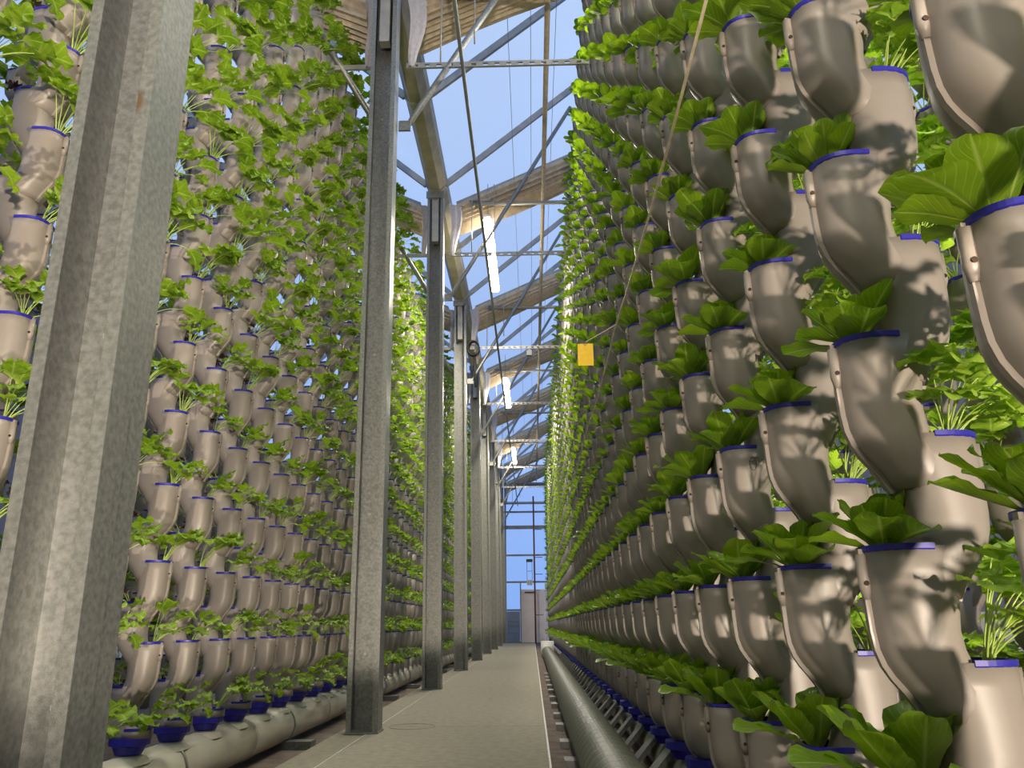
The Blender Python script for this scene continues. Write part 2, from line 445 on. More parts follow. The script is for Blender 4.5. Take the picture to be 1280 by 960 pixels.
# ---- roof: gutter, glazing bars, panes
roof = empty('ceiling', (0, 0, 0)); tag(roof, kind='structure')
GZ = 7.90
SL = 0.85
planes = [(-1.36, 3.3, 1), (3.3, 8.0, -1), (-1.68, -6.3, 1), (-6.3, -11.0, -1)]
def roof_z(x):
    if x > 3.3: x = 6.6 - x
    if x < -6.3: x = -12.6 - x
    if x > -1.5: return GZ + 0.1 + (x + 1.36) * SL
    return GZ + 0.1 + (-1.68 - x) * SL
yb = [2.32 + 2.325 * k for k in range(-4, 17)] + [END]
for (xa, xb, _) in planes:
    za, zb = roof_z(xa), roof_z(xb)
    for y in yb:
        m = MB(); m.beam((xa, y, za), (xb, y, zb), 0.055, 0.10, 0, (0, 0, 1)); m.build('glazing_bar', M['steel2'], roof)
    for a, b in zip(yb, yb[1:]):
        m = MB()
        m.add([(xa, a + 0.03, za + 0.055), (xb, a + 0.03, zb + 0.055), (xb, b - 0.03, zb + 0.055), (xa, b - 0.03, za + 0.055),
               (xa, a + 0.03, za + 0.063), (xb, a + 0.03, zb + 0.063), (xb, b - 0.03, zb + 0.063), (xa, b - 0.03, za + 0.063)],
              [(0, 3, 2, 1), (4, 5, 6, 7), (0, 1, 5, 4), (1, 2, 6, 5), (2, 3, 7, 6), (3, 0, 4, 7)])
        m.build('glass_pane', M['glass'], roof)
for x in (3.3, -6.3):
    m = MB(); m.box((x - 0.06, -5, roof_z(x) - 0.02), (x + 0.06, END, roof_z(x) + 0.1)); m.build('ridge_beam', M['steel2'], roof)
g = empty('roof_gutter', (0, 0, 0))
for a, b in zip(ys, ys[1:]):
    m = MB()
    m.extrude([(-1.61, GZ - 0.02), (-1.45, GZ - 0.02), (-1.355, GZ + 0.10), (-1.335, GZ + 0.24), (-1.365, GZ + 0.24), (-1.46, GZ + 0.02),
               (-1.60, GZ + 0.02), (-1.675, GZ + 0.24), (-1.705, GZ + 0.24), (-1.685, GZ + 0.10)], a, b, 'y')
    m.build('gutter_length', M['gutter'], g)
for y in yb:
    m = MB()
    m.extrude([(-1.62, GZ - 0.035), (-1.44, GZ - 0.035), (-1.335, GZ + 0.09), (-1.315, GZ + 0.18), (-1.725, GZ + 0.18), (-1.705, GZ + 0.09)], y - 0.025, y + 0.025, 'y')
    m.build('gutter_strap', M['steel2'], g)
tag(g, 'long beige metal roof gutter running over the row of steel columns', 'gutter')

# ---- steel columns
def column_mesh():
    w, D, lip, t = 0.262, 0.24, 0.042, 0.008
    h = w / 2
    poly = [(-h + lip, 0), (-h, 0), (-h, D), (h, D), (h, D * 0.56), (h + 0.005, D * 0.53), (h + 0.005, 0), (h - lip, 0), (h - lip, t), (h - t, t), (h - t, D - t), (-h + t, D - t), (-h + t, t), (-h + lip, t)]
    m = MB(); m.extrude(poly, 0.012, GZ - 0.03, 'z')
    return m
cm = column_mesh().mesh('column_post', M['steel'])
cm_r = column_mesh().mesh('column_post', M['steel_rust'])
mb = MB(); mb.box((-0.137, -0.006, 0), (0.142, 0.246, 0.012)); base_me = mb.mesh('base_plate', M['steel'])
mb = MB(); mb.box((-0.055, 0.02, 6.95), (0.055, 0.13, GZ - 0.031)); ins_me = mb.mesh('inner_post', M['steel2'])
mb = MB(); mb.box((-0.15, -0.02, GZ - 0.16), (0.15, -0.001, GZ - 0.03)); top_me = mb.mesh('head_plate', M['steel'])
mb = MB(); mb.tube([(0, 0.002, 0), (0, -0.014, 0)], 0.014, 6); bolt_me = mb.mesh('bolt', M['steel2'])
for k, y in enumerate(COLS):
    c = empty('steel_column', (-1.432, y, 0)); c.rotation_euler = (0, -0.0125, 0)
    tag(c, 'wide galvanised steel column with a small brown rust stain' if k == 0 else 'galvanised open-channel steel column, %s in its row counting the rust-stained one' % ['', 'second', 'third', 'fourth', 'fifth', 'sixth', 'seventh', 'eighth', 'ninth'][k],
        'column', None if k == 0 else 'row of steel columns along the path')
    link('column_post', cm_r if k == 0 else cm, c)
    link('base_plate', base_me, c); link('inner_post', ins_me, c); link('head_plate', top_me, c)
    if k < 3:
        for z in (0.62, 1.84, 3.4, 6.1):
            b = link('bolt', bolt_me, c, (-0.035, 0.24, z))
# ---- trusses, curtains
ty = 0.262
def truss_meshes():
    d = {}
    m = MB()
    n = 46
    m.beam((-1.31, ty + 0.013, 6.845), (8.0, ty + 0.013, 6.845), 0.026, 0.022)
    m.beam((-1.31, ty + 0.013, 6.795), (8.0, ty + 0.013, 6.795), 0.026, 0.012)
    x = -1.31
    while x < 3.0:
        m.box((x, ty, 6.80), (x + 0.075, ty + 0.026, 6.835)); x += 0.13
    d['tie_bar'] = m.mesh('tie_bar', M['steel2'])
    m = MB(); m.beam((-1.53, ty + 0.013, 6.82), (-11, ty + 0.013, 6.82), 0.026, 0.06); d['tie_bar_2'] = m.mesh('tie_bar', M['steel2'])
    m = MB()
    m.tube([(-1.36, ty + 0.03, 6.03), (-1.26, ty + 0.03, 6.08), (-1.20, ty + 0.03, 6.20), (0.82, ty + 0.03, 9.70)], [0.030, 0.032, 0.036, 0.036], 10)
    m.box((-1.37, ty - 0.006, 5.98), (-1.24, ty + 0.022, 6.10))
    d['brace'] = m.mesh('brace', M['steel'])
    m = MB()
    m.tube([(-1.60, ty + 0.03, 6.05), (-3.62, ty + 0.03, 9.60)], 0.036, 8)
    d['brace_2'] = m.mesh('brace', M['steel'])
    m = MB(); m.tube([(-0.95, ty + 0.05, 7.80), (4.5, ty + 0.05, 7.80)], 0.035, 8); m.tube([(-0.98, ty + 0.05, 7.86), (-0.6, ty + 0.05, 7.86)], 0.025, 6)
    d['chord'] = m.mesh('chord', M['steel2'])
    m = MB(); m.tube([(-0.93, ty + 0.01, 6.84), (-0.93, ty + 0.01, 7.9)], 0.009, 6); d['hanger'] = m.mesh('hanger', M['steel2'])
    m = MB(); m.tube([(-0.55, ty + 0.01, 7.1), (-0.55, ty + 0.01, 8.15)], 0.009, 6); d['hanger_2'] = m.mesh('hanger', M['steel2'])
    return d
tm = truss_meshes()
def curtain_mesh(sign, seed):
    rnd = random.Random(seed)
    x0, z0 = (-1.24, 7.80) if sign > 0 else (-1.80, 7.80)
    x1, z1 = (3.1, 7.80 + 4.34 * 0.46) if sign > 0 else (-6.1, 7.80 + 4.3 * 0.46)
    n = 30
    prof = []
    for k in range(n + 1):
        t = math.pi * k / n
        r = 1.0 + (0.10 if k % 2 else -0.06) + rnd.uniform(-0.04, 0.04)
        prof.append((-0.30 * math.cos(t) * r, -0.40 * math.sin(t) ** 0.7 * r))
    prof += [(0.2, 0.05), (-0.2, 0.05)]
    rings = []
    for i in range(9):
        f = i / 8.0
        sc = 1.0 + 0.06 * math.sin(9 * f + seed)
        rings.append([(x0 + (x1 - x0) * f, py * sc, z0 + (z1 - z0) * f + pz * sc) for py, pz in prof])
    m = MB(); m.rings(rings, 0, False, True, True)
    return m.mesh('curtain_bundle', M['curtain'])
def flap_mesh(seed):
    rnd = random.Random(seed)
    P = []; UV = []
    for j in range(9):
        f = j / 8
        row = []; ru = []
        for i in range(7):
            g_ = i / 6 - 0.5
            w = 0.26 * (1 - 0.72 * f)
            row.append((g_ * w + 0.03 * math.sin(5 * f), 0.02 * math.sin(g_ * 14 + f * 2) , -0.95 * f))
            ru.append((i / 6, f))
        P.append(row); UV.append(ru)
    m = MB(); m.grid(P, UV)
    P2 = [[(a + 0.004, b + 0.008, c) for a, b, c in r] for r in P]
    m.grid(P2, UV)
    return m.mesh('fabric_flap', M['flap'])
fm = flap_mesh(3)
rails = []
for k, y in enumerate(COLS):
    t = empty('roof_truss', (0, y, 0))
    tag(t, 'roof truss with perforated tie bar and slanting brace on the %s steel column' % ['rust-stained', 'second', 'third', 'fourth', 'fifth', 'sixth', 'seventh', 'eighth', 'ninth'][k], 'truss', 'roof trusses over the aisle')
    for nm, me in tm.items():
        link(nm.replace('_2', ''), me, t)
    for sgn in (1, -1):
        c = empty('shade_curtain', (0, y + 0.62, 0))
        tag(c, 'beige pleated shade curtain bundle %s the %s steel column' % ('over the path beside' if sgn > 0 else 'behind', ['rust-stained', 'second', 'third', 'fourth', 'fifth', 'sixth', 'seventh', 'eighth', 'ninth'][k]),
            'curtain', 'gathered curtains over the path' if sgn > 0 else 'gathered curtains behind the columns')
        link('curtain_bundle', curtain_mesh(sgn, k * 2 + (sgn > 0)), c)
        m = MB(); m.beam(((-1.2 if sgn > 0 else -1.85), 0, 7.88), ((3.2 if sgn > 0 else -6.2), 0, 7.88 + 4.38 * 0.46), 0.42, 0.07)
        m.build('curtain_rail', M['steel2'], c)
        f_ = link('fabric_flap', fm, c, (-1.215 if sgn > 0 else -1.70, -0.36, 7.75))
        f_.rotation_euler = (0, 0, 0.5)
# pipes and wires along the roof
def along(name, x, z, r, mat, label, cat, y0=-4, y1=END - 0.1, group=None, n=8):
    m = MB(); m.tube([(x, y0, z), (x, y1, z)], r, n)
    tag(m.build(name, mat), label, cat, group)
along('roof_pipe', -0.675, 6.745, 0.022, M['frame'], 'thin dark pipe running below the tie bars over the path', 'pipe')
along('roof_pipe', 0.30, 8.05, 0.036, M['curtain'], 'pale brownish pipe running high above the path beside the lettuce wall', 'pipe')
for x, z in ((-0.20, 8.25), (0.10, 8.55), (0.45, 8.8)):
    along('roof_wire', x, z, 0.004, M['frame'], 'thin straight wire stretched below the roof glass', 'wire', group='roof wires', n=5)
# ---- tube lamps
def tube_lamp(y0, L=3.0):
    l = empty('tube_lamp', (-0.66, y0, 7.40))
    m = MB(); m.box((-0.05, 0.0, 0.075), (0.05, L, 0.12)); m.build('housing', M['white'], l)
    for a in (0.03, L / 2 + 0.02):
        m = MB(); e_ = a + L / 2 - 0.05
        m.rings([[(0.085 * q * math.cos(t), yy_, 0.03 + 0.05 * q * math.sin(t)) for t in [k_ * math.pi / 6 for k_ in range(12)]] for yy_, q in ((a, .5), (a + .03, 1), (e_ - .03, 1), (e_, .5))], 0, True, True, True)
        m.build('diffuser', M['tube'], l)
    for a in (0.15, L - 0.15):
        m = MB(); m.tube([(0, a, 0.105), (0, a, 0.8)], 0.006, 5); m.build('hanger', M['frame'], l)
    tag(l, 'lit white tube lamp hanging under the roof above the path', 'lamp', 'tube lamps above the path')
    al = light('tube_lamp_light', 'AREA', (-0.66, y0 + L / 2, 7.33), 340, (1.0, 0.90, 0.72), shape='RECTANGLE', size=0.12, size_y=L, aim=(-0.66, y0 + L / 2, 0))
for k in (-2, 0, 1, 2):
    tube_lamp(11.8 + 9.0 * k)
m = MB(); m.box((-0.06, -0.06, -0.12), (0.06, 0.06, 0)); m.box((-0.02, -0.02, 0), (0.02, 0.02, 0.06))
tag(m.build('junction_box', M['frame'], None, (0.02, COLS[3] + 0.28, 6.74)), 'small grey box hanging from a roof tie bar', 'box')
m = MB()
for i in range(5):
    pts = [(0.13 * math.cos(t * 0.524 + i), 0.03 * i - 0.06 + 0.02 * math.sin(t + i), 0.17 * math.sin(t * 0.524 + i)) for t in range(13)]
    m.tube(pts, 0.018, 6)
m.tube([(0.02, 0, -0.1), (0.05, 0.02, -0.9)], 0.02, 6)
tag(m.build('cable_coil', M['black'], None, (-1.225, COLS[3] + 0.1, 6.75)), 'black cable coil hung on a steel column near the roof', 'cable')

# ------------------------------------------------------------------ grow towers
PITCH = 0.468
SEC = [(0.0, -.135, .070, .085), (-.05, -.135, .056, .085), (-.11, -.134, .040, .085), (-.17, -.132, .032, .085), (-.205, -.128, .036, .085), (-.235, -.118, .046, .0848),
       (-.26, -.103, .060, .0845), (-.285, -.083, .078, .0838), (-.315, -.062, .092, .0815), (-.345, -.047, .098, .076)]
def oval(uL, uR, hd, z, n, sgn, grow=0.0):
    c = (uL + uR) / 2; a = (uR - uL) / 2 + grow; b = hd + grow
    r = []
    for k in range(n):
        t = 2 * math.pi * (k + 0.5) / n
        ct, st = math.cos(t), math.sin(t)
        x = c + a * math.copysign(abs(ct) ** 0.78, ct)
        y = b * math.copysign(abs(st) ** 0.78, st)
        r.append((x * sgn, y, z))
    if sgn < 0: r.reverse()
    return r
def segment(sgn, n=24, secs=SEC, flange=True, rim=False, cut=None):
    """sgn=+1: cup to -x.  materials: 0 plastic 1 dark 2 blue"""
    m = MB()
    ss = [q for q in secs if cut is None or q[0] >= cut]
    # inner lip, rim, then the outer shell
    rg = [oval(*ss[0][1:3], ss[0][3], -0.022, n, sgn, -0.006), oval(*ss[0][1:3], ss[0][3], 0.0, n, sgn, -0.005)]
    rg += [oval(uL, uR, hd, w, n, sgn) for (w, uL, uR, hd) in ss]
    b0 = len(m.v)
    m.rings(rg, 0, True, False, True)
    m.face([b0 + k for k in range(n)][::-1], 1)
    if flange:
        pts = [(uL, w) for (w, uL, uR, hd) in ss]
        out = []
        for i, (u, w) in enumerate(pts):
            a = pts[max(i - 1, 0)]; c = pts[min(i + 1, len(pts) - 1)]
            dx, dz = c[0] - a[0], c[1] - a[1]; L = math.hypot(dx, dz)
            nx, nz = dz / L, -dx / L
            out.append((u, w, u + nx * 0.011, w + nz * 0.011))
        for i in range(len(out) - 1):
            (u0, w0, o0, q0), (u1, w1, o1, q1) = out[i], out[i + 1]
            vs = []
            for u, w in ((u0 + .01, w0), (o0, q0), (o1, q1), (u1 + .01, w1)):
                vs += [(u * sgn, -0.007, w), (u * sgn, 0.007, w)]
            m.add(vs, [(0, 2, 4, 6), (1, 7, 5, 3), (2, 3, 5, 4)] if sgn > 0 else [(6, 4, 2, 0), (3, 5, 7, 1), (4, 5, 3, 2)])
        # clip boss with its dark hole
        if cut is None or cut < -0.12:
            m.tube([(-.141 * sgn, -0.006, -0.012), (-.141 * sgn, -0.006, -0.080), (-.139 * sgn, -0.004, -0.105)], [0.0135, 0.0135, 0.008], 8)
            m.tube([(-.142 * sgn, -0.012, -0.072), (-.142 * sgn, -0.0205, -0.072)], 0.0055, 8, 1, True, False)
    if rim:
        m.merge(rim_ring(sgn, 10), Matrix.Identity(4))
    return m
def rim_ring(sgn, n=18):
    m = MB()
    w, uL, uR, hd = SEC[0]
    full = oval(uL, uR, hd, 0, 48, 1)
    pts = [p for p in full if p[0] < -0.02]
    pts.sort(key=lambda p: math.atan2(p[1], -(p[0] + 0.02)))
    if n < 18: pts = pts[::3] + [pts[-1]]
    c = ((uL + uR) / 2, 0)
    a, b = [], []
    rings = []
    for x, y, z in pts:
        dx, dy = c[0] - x, c[1] - y; L = math.hypot(dx, dy); ix, iy = x + dx / L * 0.012, y + dy / L * 0.012
        ox, oy = x - dx / L * 0.0025, y - dy / L * 0.0025
        rings.append([(ox * sgn, oy, -0.006), (ox * sgn, oy, 0.005), (ix * sgn, iy, 0.005), (ix * sgn, iy, -0.02)])
    if sgn > 0: rings.reverse()
    m.rings(rings, 2, False, True, True)
    return m
PM = [M['pot'], M['dark'], M['blue']]
seg_me = {s: segment(s).mesh('pot_segment', PM) for s in (1, -1)}
segrim_me = {s: segment(s, 16, rim=True).mesh('pot_segment', PM) for s in (1, -1)}
rim_me = {}
for s_ in (1, -1):
    r_ = rim_ring(s_); r_.m = [0] * len(r_.m); rim_me[s_] = r_.mesh('cup_rim', M['blue'])
low_me = segment(-1, 24, cut=-0.06).mesh('pot_segment', PM)
low2_me = segment(1, 24, cut=-0.29).mesh('pot_segment', PM)
def socket_mesh():
    m = MB()
    q = [(0.088, 0.100, 0.090), (0.088, 0.108, 0.097), (0.050, 0.108, 0.097), (0.044, 0.088, 0.082), (0.0, 0.068, 0.068)]
    m.rings([oval(-a, a, b, z - 0.045, 20, 1) for z, a, b in q], 0, False, True, True)
    return m.mesh('base_socket', M['blue'])
sock_me = socket_mesh()
SECL = [SEC[0], SEC[3], SEC[5], SEC[7], SEC[9]]
def far_tower(nz):
    m = MB()
    for k in range(nz):
        m.merge(segment(1, 10, SECL, False, True), Matrix.Translation((0, 0, 0.532 + PITCH * k)))
        m.merge(segment(-1, 10, SECL, False, k % 1 == 0), Matrix.Translation((0, 0, 0.302 + PITCH * k)))
    m.tube([(0, 0, 0.12), (0, 0, 0.24)], 0.08, 8, 2)
    return m.mesh('grow_tower', PM)
NR, NL = 17, 16
far_R, far_L = far_tower(NR), far_tower(NL)
RX, LX = 0.85, -2.34
SR, SLN = 4.65 / 8, 4.65 / 8.5
RY = [1.74 + SR * k for k in range(-2, 65)]
LY = [4.82 + SLN * k for k in range(-20, 64)]
RY = [y for y in RY if y < END - 1.0]; LY = [y for y in LY if y < END - 1.0]
def tower(x, y, nz, label, group, near, rims, far_me):
    if not near:
        o = link('grow_tower', far_me, None, (x, y, 0)); tag(o, label, 'tower', group); return o
    t = empty('grow_tower', (x, y, 0)); tag(t, label, 'tower', group)
    segs = {}
    for k in range(nz):
        for s, z in ((1, 0.532 + PITCH * k), (-1, 0.302 + PITCH * k)):
            me = (seg_me if rims else segrim_me)[s]
            if k == 0: me = low_me if s < 0 else low2_me
            o = link('pot_segment', me, t, (0, 0, z))
            if rims and z < 6.5: link('cup_rim', rim_me[s], o)
            segs[(s, k)] = o
    link('base_socket', sock_me, t, (0.02 if x < 0 else -0.03, 0, 0.21 if x < 0 else 0.20), 0.0, 1.0)
    return segs
LAB_R = 'grey zigzag plastic tower of stacked cups planted with round-leaved lettuce'
LAB_L = 'grey zigzag plastic tower of stacked cups planted with frilly greens behind the columns'
NUM = ['rust-stained', 'second', 'third', 'fourth', 'fifth', 'sixth', 'seventh', 'eighth', 'ninth', 'tenth']
def bay(y):
    k = int((y - COLS[0]) // 4.65)
    if k < 0: return 'before the rust-stained steel column'
    if k >= 8: return 'past the ninth steel column'
    return 'between the %s and %s steel columns' % (NUM[k], NUM[k + 1])
segs3 = None
for i, y in enumerate(RY):
    sg_ = tower(RX, y, NR, ('grey zigzag lettuce tower with a pen mark on one cup' if i == 4 else 'grey zigzag lettuce tower facing the bay ' + bay(y)), 'towers of the lettuce wall', y < 13.5, y < 7.5, far_R)
    if i == 4: segs3 = sg_
for y in LY:
    tower(LX, y, NL, 'grey zigzag tower of frilly greens in the bay ' + bay(y), 'towers of the frilly greens wall', y < 11.0, y < 7.2, far_L)
# second rows, one aisle further on each side
R2X, L2X = 2.15, -4.55
R2Y = [1.74 + SR * (k + 0.0) for k in range(0, 10)]
L2Y = [4.2 + SLN * k for k in range(0, 16)]
for y in R2Y:
    tower(R2X, y, NR, 'grey zigzag plastic tower standing in the next row behind the lettuce wall', 'towers of the row behind the lettuce wall', False, False, far_R)
for y in L2Y:
    tower(L2X, y, NL, 'grey zigzag plastic tower standing in the next row behind the frilly greens wall', 'towers of the row behind the frilly greens', False, False, far_L)
# pen mark on one cup: a loop and a short wavy tail
m = MB()
loop = [(-0.02 + 0.012 * math.cos(t), 0, -0.055 + 0.024 * math.sin(t)) for t in [k * 2 * math.pi / 14 for k in range(15)]]
tail = [(-0.034, 0, -0.045), (-0.02, 0, -0.048), (0.0, 0, -0.03), (0.004, 0, -0.052), (0.016, 0, -0.040)]
m.tube(loop, 0.0011, 5); m.tube(tail, 0.0011, 5)
if segs3:
    o = m.build('pen_mark', M['ink'], segs3[(1, 2)], (-0.02, -0.0855, -0.01))

# ---- feed pipes under the towers
def feed_pipe(x, z, r, label, y0, y1, foot_z, ytow):
    p = empty('feed_pipe', (x, 0, z)); tag(p, label, 'pipe')
    Ls = [y0]
    while Ls[-1] < y1: Ls.append(min(Ls[-1] + 2.33, y1))
    for a, b in zip(Ls, Ls[1:]):
        m = MB(); m.tube([(0, a, 0), (0, b, 0)], r, 28); m.build('pipe_length', M['cream'], p)
        m = MB(); m.tube([(0, b - 0.012, 0), (0, b + 0.012, 0)], r + 0.006, 28); m.build('coupling', M['cream'], p)
        ym = a + 1.0
        m = MB()
        rr = r + 0.004
        m.rings([[(rr * math.cos(t) * s, ym + dy, rr * math.sin(t) * s) for t in [k * math.pi / 16 for k in range(33)]] for s, dy in ((1, -.012), (1.03, -.012), (1.03, .012), (1, .012))])
        m.build('pipe_clip', M['steel2'], p)
        m = MB(); m.box((0.02, ym - 0.02, foot_z - z), (0.09, ym + 0.02, -r * 0.9)); m.box((-0.05, ym - 0.10, foot_z - z), (0.34, ym + 0.06, foot_z - z + 0.07)); m.build('foot', M['steel'], p)
    for y in ytow:
        m = MB() if False else None
        link('saddle', sad_me, p, (0.02, y, r - 0.012))
m = MB()
m.rings([oval(-a, a, b, z, 18, 1) for z, a, b in ((-0.03, .105, .15), (0.0, .09, .12), (0.016, .062, .075), (0.02, .05, .05))], 0, True, False, True)
sad_me = m.mesh('saddle', M['cream'])
feed_pipe(LX, 0.0, 0.155, 'thick cream plastic pipe feeding the towers of frilly greens behind the columns', 2.0, END - 0.8, TRENCH_L, [y for y in LY if y < 16])
feed_pipe(RX + 0.02, 0.045, 0.11, 'cream plastic pipe under the lettuce towers behind the ribbed duct', 0.6, END - 0.8, TRENCH_R, [y for y in RY if y < 14])
# saddle plates between duct and lettuce towers
m = MB()
def slab(pa, pb, y0_, y1_, t_):
    (xa, za), (xb, zb) = pa, pb
    m.add([(xa, y0_, za), (xa, y1_, za), (xb, y1_, zb), (xb, y0_, zb), (xa + t_, y0_, za - t_), (xa + t_, y1_, za - t_), (xb + t_, y1_, zb - t_), (xb + t_, y0_, zb - t_)],
          [(0, 3, 2, 1), (4, 5, 6, 7), (0, 4, 7, 3), (1, 2, 6, 5), (0, 1, 5, 4), (2, 3, 7, 6)])
slab((-0.19, -0.05), (-0.02, 0.13), -0.14, 0.10, 0.008)
slab((-0.20, -0.04), (-0.03, 0.15), -0.15, -0.135, 0.02)
sp_me = m.mesh('splash_plate', M['steel'])
for y in [q for q in RY if q < 22]:
    o = link('splash_plate', sp_me, None, (RX - 0.045, y + 0.29, 0.04))
    tag(o, 'slanted grey metal plate at the foot of a lettuce tower beside the ribbed duct', 'plate', 'slanted plates at the foot of the lettuce towers')

# ---- ribbed duct on its blocks
DX, DR = 0.415, 0.155
DZ = TRENCH_R + 0.02 + DR
dct = empty('ribbed_duct', (DX, 0, DZ)); tag(dct, 'grey-green ribbed round duct lying along the path edge', 'duct')
m = MB()
rings = []
y = -2.0
n = 48
def circ(r, y): return [(r * math.cos(2 * math.pi * k / n), y, r * math.sin(2 * math.pi * k / n)) for k in range(n)][::-1]
while y < 24.5:
    st = 0.17
    rings += [circ(DR - 0.016, y), circ(DR - 0.016, y + 0.016), circ(DR - 0.003, y + 0.022), circ(DR + 0.003, y + st * 0.55), circ(DR, y + st - 0.003)]
    y += st
m.rings(rings, 0, False, True, True)
m.build('duct_hose', M['duct'], dct)
m = MB(); m.tube([(0, 24.5, 0), (0, 24.9, 0)], 0.17, 24); m.tube([(0.02, 25.0, -DZ + TRENCH_R), (0.02, 25.0, 0.30)], 0.2, 20); m.build('end_fitting', M['white'], dct)
m = MB(); m.box((-0.075, -0.10, 0), (0.12, 0.10, 0.05)); blk = m.mesh('duct_block', M['pad'])
for k in range(12):
    y = 4.9 + 1.02 * k + (0.1 if k % 2 else 0)
    o = link('duct_block', blk, None, (0.28, y, TRENCH_R))
    tag(o, 'flat pale block lying between the path edge and the ribbed duct', 'block', 'pale blocks beside the ribbed duct')

# ------------------------------------------------------------------ plants
def lerp_tab(tab, t):
    for (a, b), (c, d) in zip(tab, tab[1:]):
        if t <= c:
            f = (t - a) / (c - a); f = f * f * (3 - 2 * f) * 0.5 + f * 0.5
            return b + (d - b) * f
    return tab[-1][1]
SPOON = [(0, .15), (.14, .16), (.26, .34), (.38, .66), (.50, .90), (.62, 1.0), (.74, .97), (.84, .84), (.92, .64), (.97, .42), (1, .10)]
FRILL = [(0, .10), (.1, .30), (.22, .72), (.4, 1.0), (.6, .98), (.8, .78), (.93, .48), (1, .12)]
def blade(L, Wd, a0, a1, cup, rnd, nu=7, nv=10, tab=SPOON, lobes=0, lob_amp=0.0, ruffle=0.0, start=(0, 0, 0), twist=0.0):
    """leaf growing along +x from start, elevation a0 -> a1; returns MB"""
    m = MB(); P = []; UV = []
    x, y0, z = start
    ph = rnd.uniform(0, 6.28)
    wob = rnd.uniform(-0.12, 0.12)
    vs_ = [1 - (1 - j / (nv - 1)) ** 1.35 for j in range(nv)]
    for j in range(nv):
        v = vs_[j]
        e = a0 + (a1 - a0) * v
        if j:
            x += L * (v - vs_[j - 1]) * math.cos(e); z += L * (v - vs_[j - 1]) * math.sin(e)
        hw = Wd / 2 * lerp_tab(tab, v)
        row = []; ru = []
        for i in range(nu):
            u = 2 * i / (nu - 1) - 1
            q = hw * u
            if lobes:
                q *= 1 + lob_amp * math.sin(v * lobes * 6.283 + ph) * abs(u)
            up = cup * abs(u) ** 1.6 * hw + ruffle * abs(u) ** 2 * math.sin(v * 17 + ph + (2 if u > 0 else 0)) * (0.3 + v)
            tw = twist * u * v
            row.append((x - math.sin(e) * (up + tw * hw), y0 + q + wob * L * v * v, z + math.cos(e) * (up + tw * hw)))
            ru.append((i / (nu - 1), v))
        P.append(row); UV.append(ru)
    m.grid(P, UV)
    return m
def rotz(m, a):
    o = MB(); o.merge(m, Matrix.Rotation(a, 4, 'Z')); return o

GOLD = 2.39996
def lettuce_leaves(seed, lod=0, size=1.0):
    """cup opens to -x; leaves that would lean into the tower (+x) stand steeper"""
    rnd = random.Random(seed)
    n = (19, 16, 9)[lod]
    nu, nv = ((7, 12), (5, 8), (3, 5))[lod]
    out = []
    ph = rnd.uniform(0, 6.28)
    for i in range(n):
        f = i / (n - 1)
        yaw = ph + i * GOLD + rnd.uniform(-.3, .3)
        back = max(0.0, math.cos(yaw))
        a0 = R(84 - 58 * f ** 0.8) + rnd.uniform(-.16, .16)
        a0 = a0 + (R(82) - a0) * back * 0.7
        a1 = a0 - R(rnd.uniform(-6, 42)) * (1 - 0.6 * back)
        L = (0.075 + 0.085 * math.sin(min(1, f * 1.35) * 1.57)) * rnd.uniform(.78, 1.15) * size
        if lod == 2: L *= 1.1
        wd = L * rnd.uniform(.50, .66)
        b = blade(L, wd, a0, a1, rnd.uniform(.10, .5), rnd, nu, nv, SPOON, 0, 0, 0.005, (0.010, 0, -0.012), rnd.uniform(-.3, .3))
        out.append(('leaf', b, yaw))
    return out
def stalked(seed, lod, nst, length, leafL, leafW, tab, lobes, la, ruf, lean, sr, spread, leafname='leaf', nleaf=1, up=(50, 85)):
    rnd = random.Random(seed)
    out = []
    nu, nv = ((7, 15), (5, 10), (3, 6))[lod]
    for i in range(nst):
        yaw = lean + rnd.uniform(-spread, spread) if i else lean
        L = length * rnd.uniform(.65, 1.15)
        a0 = R(rnd.uniform(*up)); bend = R(rnd.uniform(15, 55))
        pts = [(0.012 * math.cos(i), 0.012 * math.sin(i) * 0, -0.015)]
        x, z = pts[0][0], pts[0][2]
        K = (6, 4, 3)[lod]
        for j in range(1, K):
            e = a0 - bend * j / (K - 1)
            x += L / (K - 1) * math.cos(e); z += L / (K - 1) * math.sin(e)
            pts.append((x, 0, z))
        st = MB(); st.tube(pts, [sr * (1.0 - 0.45 * j / (K - 1)) for j in range(K)], (6, 5, 3)[lod], 1, False)
        out.append(('stem', st, yaw))
        e = a0 - bend
        for q in range(nleaf):
            lf = blade(leafL * rnd.uniform(.7, 1.2), leafW * rnd.uniform(.75, 1.2), e, e - R(rnd.uniform(25, 95)), rnd.uniform(-.1, .35), rnd, nu, nv, tab, lobes, la, ruf, (0, 0, 0), rnd.uniform(-.4, .4))
            o = MB()
            o.merge(lf, Matrix.Translation((x, 0, z)) @ Matrix.Rotation((q - (nleaf - 1) / 2) * 1.15, 4, 'Z'))
            out.append((leafname, o, yaw))
    return out
def green_plant(seed, lod, sgn=1):
    return stalked(seed, lod, (9, 9, 7)[lod], 0.18, 0.12, 0.115, FRILL, 4.0, 0.20, 0.013, 0.0, 0.0026 if lod < 2 else .004, 1.25)
def coriander_plant(seed, lod):
    rnd = random.Random(seed)
    return stalked(seed, lod, (15, 13, 9)[lod], 0.21, 0.078, 0.078, FRILL, 2.5, 0.42, 0.008, 0.0, 0.0026, 1.9, nleaf=3, up=(58, 92))
def purple_plant(seed, lod):
    return stalked(seed, lod, 6, 0.08, 0.07, 0.055, FRILL, 3.0, 0.25, 0.010, math.pi, 0.0022, 1.3)

